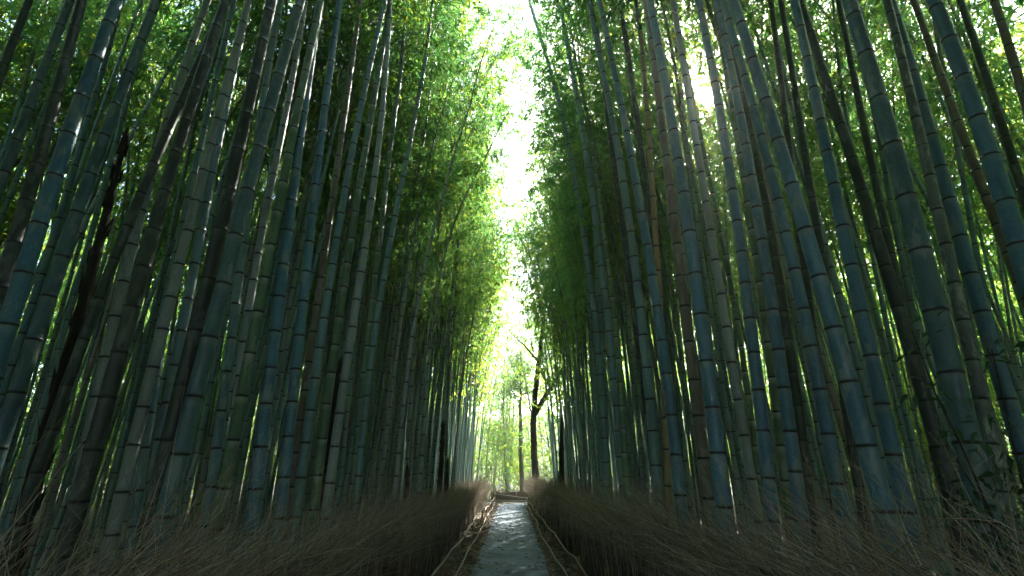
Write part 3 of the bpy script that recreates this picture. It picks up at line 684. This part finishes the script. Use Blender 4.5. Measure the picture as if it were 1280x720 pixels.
# ------------------------------------------------------------------ brush fences
def brush_fence(name, label, A, Bp, h, thick, ntw, outward, along, mats, spray=(.35, .75), seed=1, face_n=400, hvar=.06, hramp=None):
    """fence from A to B (ground points); outward = unit xy vector facing the path"""
    r = np.random.default_rng(seed)
    A = np.array(A, float); Bp = np.array(Bp, float); Ln = np.linalg.norm(Bp-A); d = (Bp-A)/Ln
    o = np.array(outward, float)
    root = empty(name, (A[0], A[1], 0)); tag(root, label, 'brush fence')
    # core: lumpy wall
    nl = int(Ln/.22)+2; prof = [(.5, 0.), (.52, .25), (.5, .5), (.46, .72), (.3, .9), (0, .97), (-.3, .9), (-.46, .7), (-.5, .35), (-.5, 0)]
    V = []
    for i in range(nl):
        p = A + d*Ln*i/(nl-1) - A
        hh = (h if hramp is None else hramp(i/(nl-1))) + r.normal(0, hvar*.5)
        for (u, w) in prof:
            off = o*(u*thick + r.normal(0, .02))
            V.append([p[0]+off[0], p[1]+off[1], w*hh*.86 + (r.normal(0, .02) if w > 0 else -.03)])
    m = len(prof); a, b = np.meshgrid(np.arange(nl-1), np.arange(m-1), indexing='ij'); q = (a*m+b).ravel()
    Q = np.stack([q, q+1, q+m+1, q+m], 1)
    core = link(bpy.data.objects.new('brushwood_core', np_mesh('brushwood_core', np.array(V), Q, [mats[0]])), root)
    # twigs
    tw = MB()
    def add_twigs(P0, DIR, LEN, RAD, droop):
        n = len(P0); DIR = DIR/np.linalg.norm(DIR, axis=1)[:, None]
        K = 4; pts = []
        bend = r.normal(0, .045, (n, 3)); 
        for k in range(K):
            u = k/(K-1)
            pts.append(P0 + DIR*(LEN*u)[:, None] + bend*(LEN*u*u)[:, None] + np.array([0, 0, -1.])*(droop*LEN*u**2)[:, None])
        pts = np.stack(pts, 1)
        ref = r.normal(0, 1, (n, 3)); S1 = np.cross(DIR, ref); S1 /= np.linalg.norm(S1, axis=1)[:, None]; S2 = np.cross(DIR, S1)
        VV = []
        for k in range(K):
            rad = (RAD*(1-.75*k/(K-1)))[:, None]
            for j in range(3):
                c, s_ = math.cos(j*2.094), math.sin(j*2.094)
                VV.append(pts[:, k]+rad*(c*S1+s_*S2))
        V = np.stack(VV, 1).reshape(-1, 3)
        base = np.arange(n)[:, None, None]*K*3
        k_ = np.arange(K-1)[None, :, None]*3; j_ = np.arange(3)[None, None, :]; jn = (j_+1) % 3
        Q = np.stack(np.broadcast_arrays(base+k_+j_, base+k_+jn, base+k_+3+jn, base+k_+3+j_), -1).reshape(-1, 4)
        tw.add(V, Q, 0, True, var=np.repeat(np.clip(r.beta(1.2, 1.8, n), 0, 1), K*3))
        return pts
    nb = ntw
    u = r.random(nb)
    # bundles: twigs come in tufts
    u = np.clip(u + .0*u, 0, 1)
    hh = h if hramp is None else np.array([hramp(v) for v in u])
    dep = r.uniform(-.5, .6, nb)
    zz = hh*(r.uniform(.5, .9, nb) + .05*np.sin(u*Ln*1.7)+.04*np.sin(u*Ln*4.3+2))
    P0 = np.stack([d[0]*Ln*u + o[0]*dep*thick, d[1]*Ln*u + o[1]*dep*thick, zz], 1)
    tuft = np.sin(u*Ln*2.3)*.35+np.sin(u*Ln*5.1+1)*.25
    al = along*(.75+tuft*.5) + r.normal(0, .5, nb)
    lat = r.normal(.1, .5, nb)
    DIR = np.stack([d[0]*al + o[0]*lat, d[1]*al + o[1]*lat, np.abs(r.normal(.55, .28, nb))], 1)
    LEN = r.uniform(spray[0], spray[1], nb)*np.where(r.random(nb) < .03, 1.35, 1.)
    pts = add_twigs(P0, DIR, LEN, r.uniform(.0009, .0027, nb)*r.choice([1, 1, 1, 1.6], nb), r.uniform(-.05, .16, nb))
    # side twiglets
    n2 = nb//2; idx = r.integers(0, nb, n2)
    add_twigs(pts[idx, 2], (pts[idx, 3]-pts[idx, 1])/LEN[idx][:, None] + r.normal(0, .45, (n2, 3)), r.uniform(.1, .3, n2), r.uniform(.0009, .0018, n2), r.uniform(0, .4, n2))
    # upright stems on the face
    nf = int(face_n*Ln); u = r.random(nf)
    hh = h if hramp is None else np.array([hramp(v) for v in u])
    P0 = np.stack([d[0]*Ln*u + o[0]*thick*.53, d[1]*Ln*u+o[1]*thick*.53, hh*r.uniform(0, .55, nf)], 1)
    DIR = np.stack([d[0]*r.normal(.1*along, .16, nf)+o[0]*r.normal(.03, .04, nf), d[1]*r.normal(.1*along, .16, nf)+o[1]*r.normal(.03, .04, nf), np.ones(nf)], 1)
    add_twigs(P0, DIR, r.uniform(.3, .7, nf), r.uniform(.003, .007, nf), np.zeros(nf))
    tw_ = tw.build('brushwood_twigs', [mats[1]], root)
    return root
ML = (M['brush_core'], M['twig'])
brush_fence('brush_fence', 'long brown brushwood fence along the left side of the path', (-FENCE_X-.12, 1.2), (-FENCE_X-.12, 30.4), 1.36, .30, 17000, (1, 0), 1., ML, seed=1, face_n=45, spray=(.4, .85),
            hramp=lambda u: 1.50-.20*min(1, u*3)-.36*u)
brush_fence('brush_fence', 'long brown brushwood fence along the right side of the path with wild sprays of twigs', (FENCE_X+.26, 1.2), (1.0, 28.4), 1.38, .30, 18000, (-1, 0), 1., ML, seed=2, face_n=45, spray=(.4, .9),
            hramp=lambda u: 1.52-.18*min(1, u*3)-.16*u)
fr = brush_fence('brush_fence', 'low reddish brush fence closing off the far end of the path', (-1.25, 31.9), (9., 32.2), .64, .34, 1500, (0, -1), .3, (M['red_core'], M['twig_red']), spray=(.12, .3), seed=3, face_n=60, hvar=.04)
# binding rolls along its top
for k in range(14):
    mb = MB(); x = .05+k*.72
    a = np.linspace(-.4, math.pi+.4, 9)
    mb.tube(np.stack([np.full(9, x), -.2*np.cos(a), .36+.24*np.sin(a)], 1), np.full(9, .022), 6)
    mb.build('binding', [M['rail']], fr)

# ------------------------------------------------------------------ low pole rails along the path
def wavy(A, Bp, n, amp, seed, sag=0., nsag=1):
    r = np.random.default_rng(seed); t = np.linspace(0, 1, n); A = np.array(A, float); Bp = np.array(Bp, float)
    P = A+(Bp-A)*t[:, None]
    for c, sc in ((0, 1.), (2, .45)):
        w = sum(r.normal(0, 1)*np.sin(2*math.pi*f*t+r.uniform(0, 6.28))/f**.7 for f in (2, 3.3, 5.1, 8.2, 13.))
        P[:, c] += amp*sc*w
    P[:, 2] -= sag*np.abs(np.sin(t*math.pi*nsag))
    return P
def railing(label, s, xl, xe, xu, zu, y0, y1, seed, ys):
    root = empty('low_railing', (0, y0, 0)); tag(root, label, 'railing')
    lo = MB(); P = wavy((s*xl, 0, .045), (s*xe, y1-y0, .045), 150, .035, seed); P[:, 2] = np.clip(P[:, 2], .03, .09); lo.tube(P, np.full(150, .019)*np.random.default_rng(seed).uniform(.85, 1.2, 150), 8)
    lo.build('ground_pole', [M['rail']], root)
    up = MB(); P2 = wavy((s*xu, 0, zu), (s*(xe+.05), y1-y0, zu*.8), 150, .03, seed+1, .07, len(ys)-1); up.tube(P2, np.full(150, .018)*np.random.default_rng(seed+5).uniform(.85, 1.2, 150), 8)
    up.build('upper_rail', [M['rail']], root)
    for yv in ys:
        k = int((yv-y0)/(y1-y0)*149); pb = MB(); x, _, z = P2[k]
        pb.tube(np.array([[x+s*.03, yv-y0, -.05], [x+s*.03, yv-y0, z*.6], [x+s*.03, yv-y0, z+.06], [x+s*.03, yv-y0, z+.062]]), np.array([.035, .033, .032, .004]), 8)
        pb.build('post', [M['post']], root)
YS = [3.2, 6.4, 9.7, 13.4, 16.9, 20.3, 23.8, 27.4]
railing('low rail of weathered crooked poles on short posts beside the left edge of the path', -1, 1.0, .95, 1.28, .36, 2.5, 30.8, 21, YS)
railing('low rail of weathered crooked poles on short posts beside the right edge of the path', 1, .95, .78, 1.22, .34, 2.5, 28.4, 22, YS)
root = empty('low_railing', (-1., 31.2, 0)); tag(root, 'two low crooked poles across the far end of the path below the red brush', 'railing')
for k, (za, zb, nm) in enumerate(((.42, .10, 'upper_rail'), (.06, .05, 'ground_pole'))):
    b = MB(); b.tube(wavy((0, 0, za), (2.6+k*5, 0, zb), 40, .02, 40+k), np.full(40, .03), 8); b.build(nm, [M['rail']], root)
b = MB(); b.tube(np.array([[0., .04, -.05], [0, .04, .3], [0, .04, .5], [0, .04, .502]]), np.array([.04, .04, .038, .004]), 8); b.build('post', [M['post']], root)

# ------------------------------------------------------------------ black sheathed shoots
def shoot(apex, pts, wbase, D, label, seed, zfoot=None):
    (xb, yb) = pts[-1]; (xa, ya) = pts[-2]
    xh = xb+(586-yb)*(xb-xa)/(yb-ya); a = (xh-640)/F
    z = D*F*math.sqrt(1+a*a)/wbase; d = z*CT
    if abs(a*z) < FENCE_X+.4: s = (FENCE_X+.4)/abs(a*z); d *= s; D *= s
    P = [at(px, py, d) for px, py in [apex]+pts][::-1]
    foot = P[0]+(P[0]-P[1])*(P[0][2]/(P[1][2]-P[0][2])); foot[2] = -.03
    P = np.array([foot]+[p for p in P if p[2] > .1])
    r = random.Random(seed)
    root = empty('bamboo_shoot', foot); tag(root, label, 'bamboo shoot', 'dark sheathed shoots')
    Pl = resample(P-foot, .06); n = len(Pl); u = np.linspace(0, 1, n)
    Rr = D/2*np.clip(1.03-u, .0, 1)**.5; Rr[-1] = .003
    # overlapping sheaths give a saw-tooth outline
    per = max(3, int(n/16)); saw = ((np.arange(n) % per)/per)
    Rr = Rr*(1.10-.16*saw)
    mb = MB(); mb.tube(Pl, np.maximum(Rr, .003), 12)
    sh = mb
    for k in range(per, n-2, per):
        for j in range(3):
            az = r.uniform(0, 6.28); c = Pl[k]; R0 = Rr[k]
            dr = np.array([math.cos(az), math.sin(az), 0]); td = np.array([-dr[1], dr[0], 0])
            b0 = c+dr*R0*.95; l = r.uniform(.12, .28)
            V = np.array([b0-td*.035, b0+td*.035, b0+td*.018+dr*.02+np.array([0, 0, l*.6]), b0-td*.018+dr*.02+np.array([0, 0, l*.6]), b0+dr*.045+td*.002+np.array([0, 0, l]), b0+dr*.045-td*.002+np.array([0, 0, l])])
            sh.add(V, np.array([[0, 1, 2, 3], [3, 2, 4, 5]]), 0, False)
    sh.build('sheathed_culm', [M['sheath']], root)
shoot((160, 158), [(143, 247), (117, 333), (90, 427), (77, 497), (58, 560)], 28, .15, 'tall black sheathed bamboo shoot tapering to a point between dark culms at far left', 1)
shoot((424, 448), [(420, 490), (412, 547), (405, 625)], 15, .15, 'jagged black bamboo shoot ending in a point half way up the left stand', 2)
shoot((554, 528), [(551, 570), (548, 630)], 7, .13, 'slim black bamboo shoot, taller of a close pair deep in the left stand', 3)
shoot((560, 572), [(558, 600), (556, 630)], 6, .12, 'slim black bamboo shoot, shorter of a close pair deep in the left stand', 4)
shoot((509, 578), [(508, 605), (507, 635)], 7, .12, 'short black bamboo shoot low in the left stand half way to the dark tree', 5)
shoot((702, 520), [(702, 560), (702, 612)], 8, .13, 'black bamboo shoot right of the crooked dark tree', 6)

# ------------------------------------------------------------------ trees
def leafy(root, centers, seed, n_each, leaf, mat, rad, name='crown', flat=.7):
    r = np.random.default_rng(seed); B = []; 
    for c in centers:
        q = r.normal(0, 1, (n_each, 3)); q /= np.linalg.norm(q, axis=1)[:, None]; q *= (r.random(n_each)**.45)[:, None]*rad*np.array([1, 1, flat])
        B.append(np.array(c)+q)
    B = np.concatenate(B); n = len(B)
    D = r.normal(0, .7, (n, 3)) + np.array([0, 0, -.3]); sz = leaf*r.uniform(.6, 1.3, n)
    V, Q = leaves_np(B, D, sz, sz*r.uniform(.35, .5, n), r)
    link(bpy.data.objects.new(name, np_mesh(name, V, Q, [mat], None, {'var': np.repeat(np.clip(r.normal(.5, .25, n), 0, 1), 4)}, False)), root)
d = 25.6
def limb(mb, pts, r0, r1, foot, dd=None, n=10):
    P = np.array([at(px, py, d if dd is None else d+dd*k/(len(pts)-1))-foot for k, (px, py) in enumerate(pts)])
    P = resample(P, .12); P += np.random.default_rng(int(pts[0][0]*7+pts[-1][1])).normal(0, .012, P.shape)
    mb.tube(P, np.linspace(r0, r1, len(P)), n); return P
foot = at(673, 622, d); foot[2] = 0
t = empty('dark_tree', foot); tag(t, 'crooked dark tree with bare forked limbs where the path ends', 'tree')
mb = MB()
limb(mb, [(674, 650), (672, 622), (668, 585), (666, 550), (665, 520), (668, 495), (671, 475), (673, 455), (676, 435), (678, 415), (680, 395)], .20, .09, foot)
ends = []
for pts, a, b, dd in (([(666, 522), (672, 505), (680, 494), (690, 487), (699, 470), (708, 452)], .16, .05, .8),
                      ([(673, 457), (679, 468), (684, 480), (690, 488)], .11, .09, .8),
                      ([(673, 452), (667, 438), (659, 428), (648, 418), (634, 412)], .07, .015, -.8),
                      ([(667, 440), (662, 425), (660, 408), (658, 390)], .045, .012, -.5),
                      ([(665, 520), (660, 500), (657, 482), (654, 462)], .05, .012, -.6),
                      ([(677, 425), (684, 412), (692, 400), (703, 392), (712, 388)], .06, .015, .6),
                      ([(680, 397), (676, 378), (672, 360), (670, 340)], .075, .015, -.3),
                      ([(680, 397), (685, 378), (686, 355), (688, 335)], .07, .015, .4),
                      ([(699, 470), (706, 460), (716, 455)], .04, .012, .3)):
    P = limb(mb, pts, a, b, foot, dd, 7); ends += [P[-1], P[int(len(P)*.7)]]
mb.build('trunk', [M['bark']], t)
leafy(t, ends, 5, 90, .13, M['leaf_tree'], .55)
def tree(label, px, d, r0, h, seed, rad, n, bark, low=.45, leaf=.16):
    foot = at(px, 600, d); foot[2] = 0; r = np.random.default_rng(seed)
    t = empty('slim_tree', foot); tag(t, label, 'tree')
    k = 14; u = np.linspace(0, 1, k)
    P = np.stack([np.cumsum(r.normal(0, .03, k)), np.cumsum(r.normal(0, .03, k)), h*u-.05], 1); P[:2, :2] = 0
    mb = MB(); mb.tube(P, r0*(1-.8*u)+.01, 9); C = []
    for j in range(n):
        uu = r.uniform(low, .97); p = np.array([np.interp(uu, u, P[:, i]) for i in range(3)]); a = r.uniform(0, 6.28); l = rad*r.uniform(.5, 1.1)*(1.2-uu*.6)
        e = p+np.array([math.cos(a)*l, math.sin(a)*l, l*r.uniform(.2, .7)])
        mb.tube(np.linspace(p, e, 5)+r.normal(0, .03, (5, 3))*np.linspace(0, 1, 5)[:, None], np.linspace(r0*.25, .008, 5), 5); C += [e, p*.4+e*.6]
    mb.build('trunk', [bark], t)
    leafy(t, C, seed+1, 70, leaf, M['leaf_tree'], .7)
tree('straight grey tree trunk standing just beyond the far end of the path', 652.5, 33.6, .15, 9.5, 61, 1.6, 18, M['bark_grey'], .62)
tree('thin young tree with low leafy branches in the bright wood beyond the path', 633.5, 37., .075, 8.5, 62, 1.3, 26, M['bark'], .28, .13)

# leafy shrub at the right
foot = np.array([2.55, 2.75, 0.])
t = empty('leafy_shrub', foot); tag(t, 'dark leafy shrub in front of bamboo at the right edge', 'shrub')
mb = MB(); C = []; r = np.random.default_rng(77)
for k in range(9):
    e = np.array([r.uniform(-.25, .45), r.uniform(-.25, .35), r.uniform(1.5, 2.75)])
    u = np.linspace(0, 1, 8)[:, None]
    P = e*np.array([1, 1, 0])*u**1.7+np.array([0, 0, 1])*e[2]*u+r.normal(0, .015, (8, 3)); P[0] = (r.normal(0, .05), r.normal(0, .05), -.03)
    mb.tube(P, np.linspace(.011, .003, 8), 5); C += [P[-1], P[-2], P[-3]]
mb.build('stem', [M['bark']], t)
leafy(t, C, 78, 16, .075, M['leaf_shrub'], .2, 'foliage')

# ------------------------------------------------------------------ the air between the trees
hm = bpy.data.materials.new('haze'); hm.use_nodes = True; hn = hm.node_tree; hn.nodes.clear()
pv = hn.nodes.new('ShaderNodeVolumePrincipled'); ho = hn.nodes.new('ShaderNodeOutputMaterial')
pv.inputs['Color'].default_value = (.93, 1, .95, 1); pv.inputs['Density'].default_value = HAZE; pv.inputs['Anisotropy'].default_value = .45
hn.links.new(pv.outputs[0], ho.inputs['Volume'])
hb = MB(); hb.box((0, 140, 20.5), (640, 560, 43))
tag(hb.build('haze', [hm]), 'thin pale morning haze hanging between the bamboos', 'haze', kind='stuff')

# ------------------------------------------------------------------ sky, sun, camera
w = bpy.data.worlds.new('World'); scene.world = w; w.use_nodes = True
nt = w.node_tree; nt.nodes.clear()
sky = nt.nodes.new('ShaderNodeTexSky'); sky.sky_type = 'NISHITA'; sky.sun_disc = False
sky.sun_elevation = SUN_EL; sky.sun_rotation = SUN_AZ; sky.air_density = 1.0; sky.dust_density = 1.6; sky.ozone_density = 1.0
bg = nt.nodes.new('ShaderNodeBackground'); bg.inputs[1].default_value = .15
ow = nt.nodes.new('ShaderNodeOutputWorld'); # the bright aureole round the sun
tcw = nt.nodes.new('ShaderNodeTexCoord'); dt = nt.nodes.new('ShaderNodeVectorMath'); dt.operation = 'DOT_PRODUCT'
nt.links.new(tcw.outputs['Generated'], dt.inputs[0]); dt.inputs[1].default_value = tuple(SUNV)
mr = nt.nodes.new('ShaderNodeMapRange'); mr.interpolation_type = 'SMOOTHERSTEP'
mr.inputs['From Min'].default_value = math.cos(math.radians(.55)); mr.inputs['From Max'].default_value = math.cos(math.radians(.2))
mr.inputs['To Min'].default_value = 0; mr.inputs['To Max'].default_value = 2500.
nt.links.new(dt.outputs['Value'], mr.inputs[0])
m3 = nt.nodes.new('ShaderNodeMapRange'); m3.inputs['From Min'].default_value = math.cos(math.radians(3.0)); m3.inputs['From Max'].default_value = 1.
m3.inputs['To Min'].default_value = 0; m3.inputs['To Max'].default_value = 1.; nt.links.new(dt.outputs['Value'], m3.inputs[0])
pw = nt.nodes.new('ShaderNodeMath'); pw.operation = 'POWER'; pw.inputs[1].default_value = 4.; nt.links.new(m3.outputs[0], pw.inputs[0])
ma = nt.nodes.new('ShaderNodeMath'); ma.operation = 'MULTIPLY_ADD'; ma.inputs[1].default_value = 4.; nt.links.new(pw.outputs[0], ma.inputs[0]); nt.links.new(mr.outputs[0], ma.inputs[2])
ad = nt.nodes.new('ShaderNodeMix'); ad.data_type = 'RGBA'; ad.blend_type = 'ADD'; ad.inputs[0].default_value = 1
nt.links.new(sky.outputs[0], ad.inputs[6]); nt.links.new(ma.outputs[0], ad.inputs[7])
nt.links.new(ad.outputs[2], bg.inputs[0]); nt.links.new(bg.outputs[0], ow.inputs[0])
sl = bpy.data.lights.new('sun', 'SUN'); sl.energy = 5.0; sl.angle = math.radians(.5); sl.color = (1, .94, .82)
so = link(bpy.data.objects.new('sun', sl)); so.location = tuple(SUNV*60)
so.rotation_euler = Vector(-SUNV).to_track_quat('-Z', 'Y').to_euler()

cd = bpy.data.cameras.new('camera'); cam = link(bpy.data.objects.new('camera', cd))
cam.location = (0, 0, H); cam.rotation_euler = (math.pi/2+PITCH, 0, 0)
cd.sensor_width = 36; cd.lens = F/1280*36; cd.clip_start = .05; cd.clip_end = 2000
scene.camera = cam
vs = scene.view_settings; vs.view_transform = 'Standard'; vs.look = 'None'; vs.exposure = 3.0; vs.gamma = 1; vs.use_curve_mapping = False
c = scene.cycles; c.adaptive_threshold = .02; c.max_bounces = 5; c.diffuse_bounces = 4; c.glossy_bounces = 2; c.transmission_bounces = 4; c.volume_bounces = 1
c.transparent_max_bounces = 4; c.use_denoising = True; c.sample_clamp_indirect = 6.0
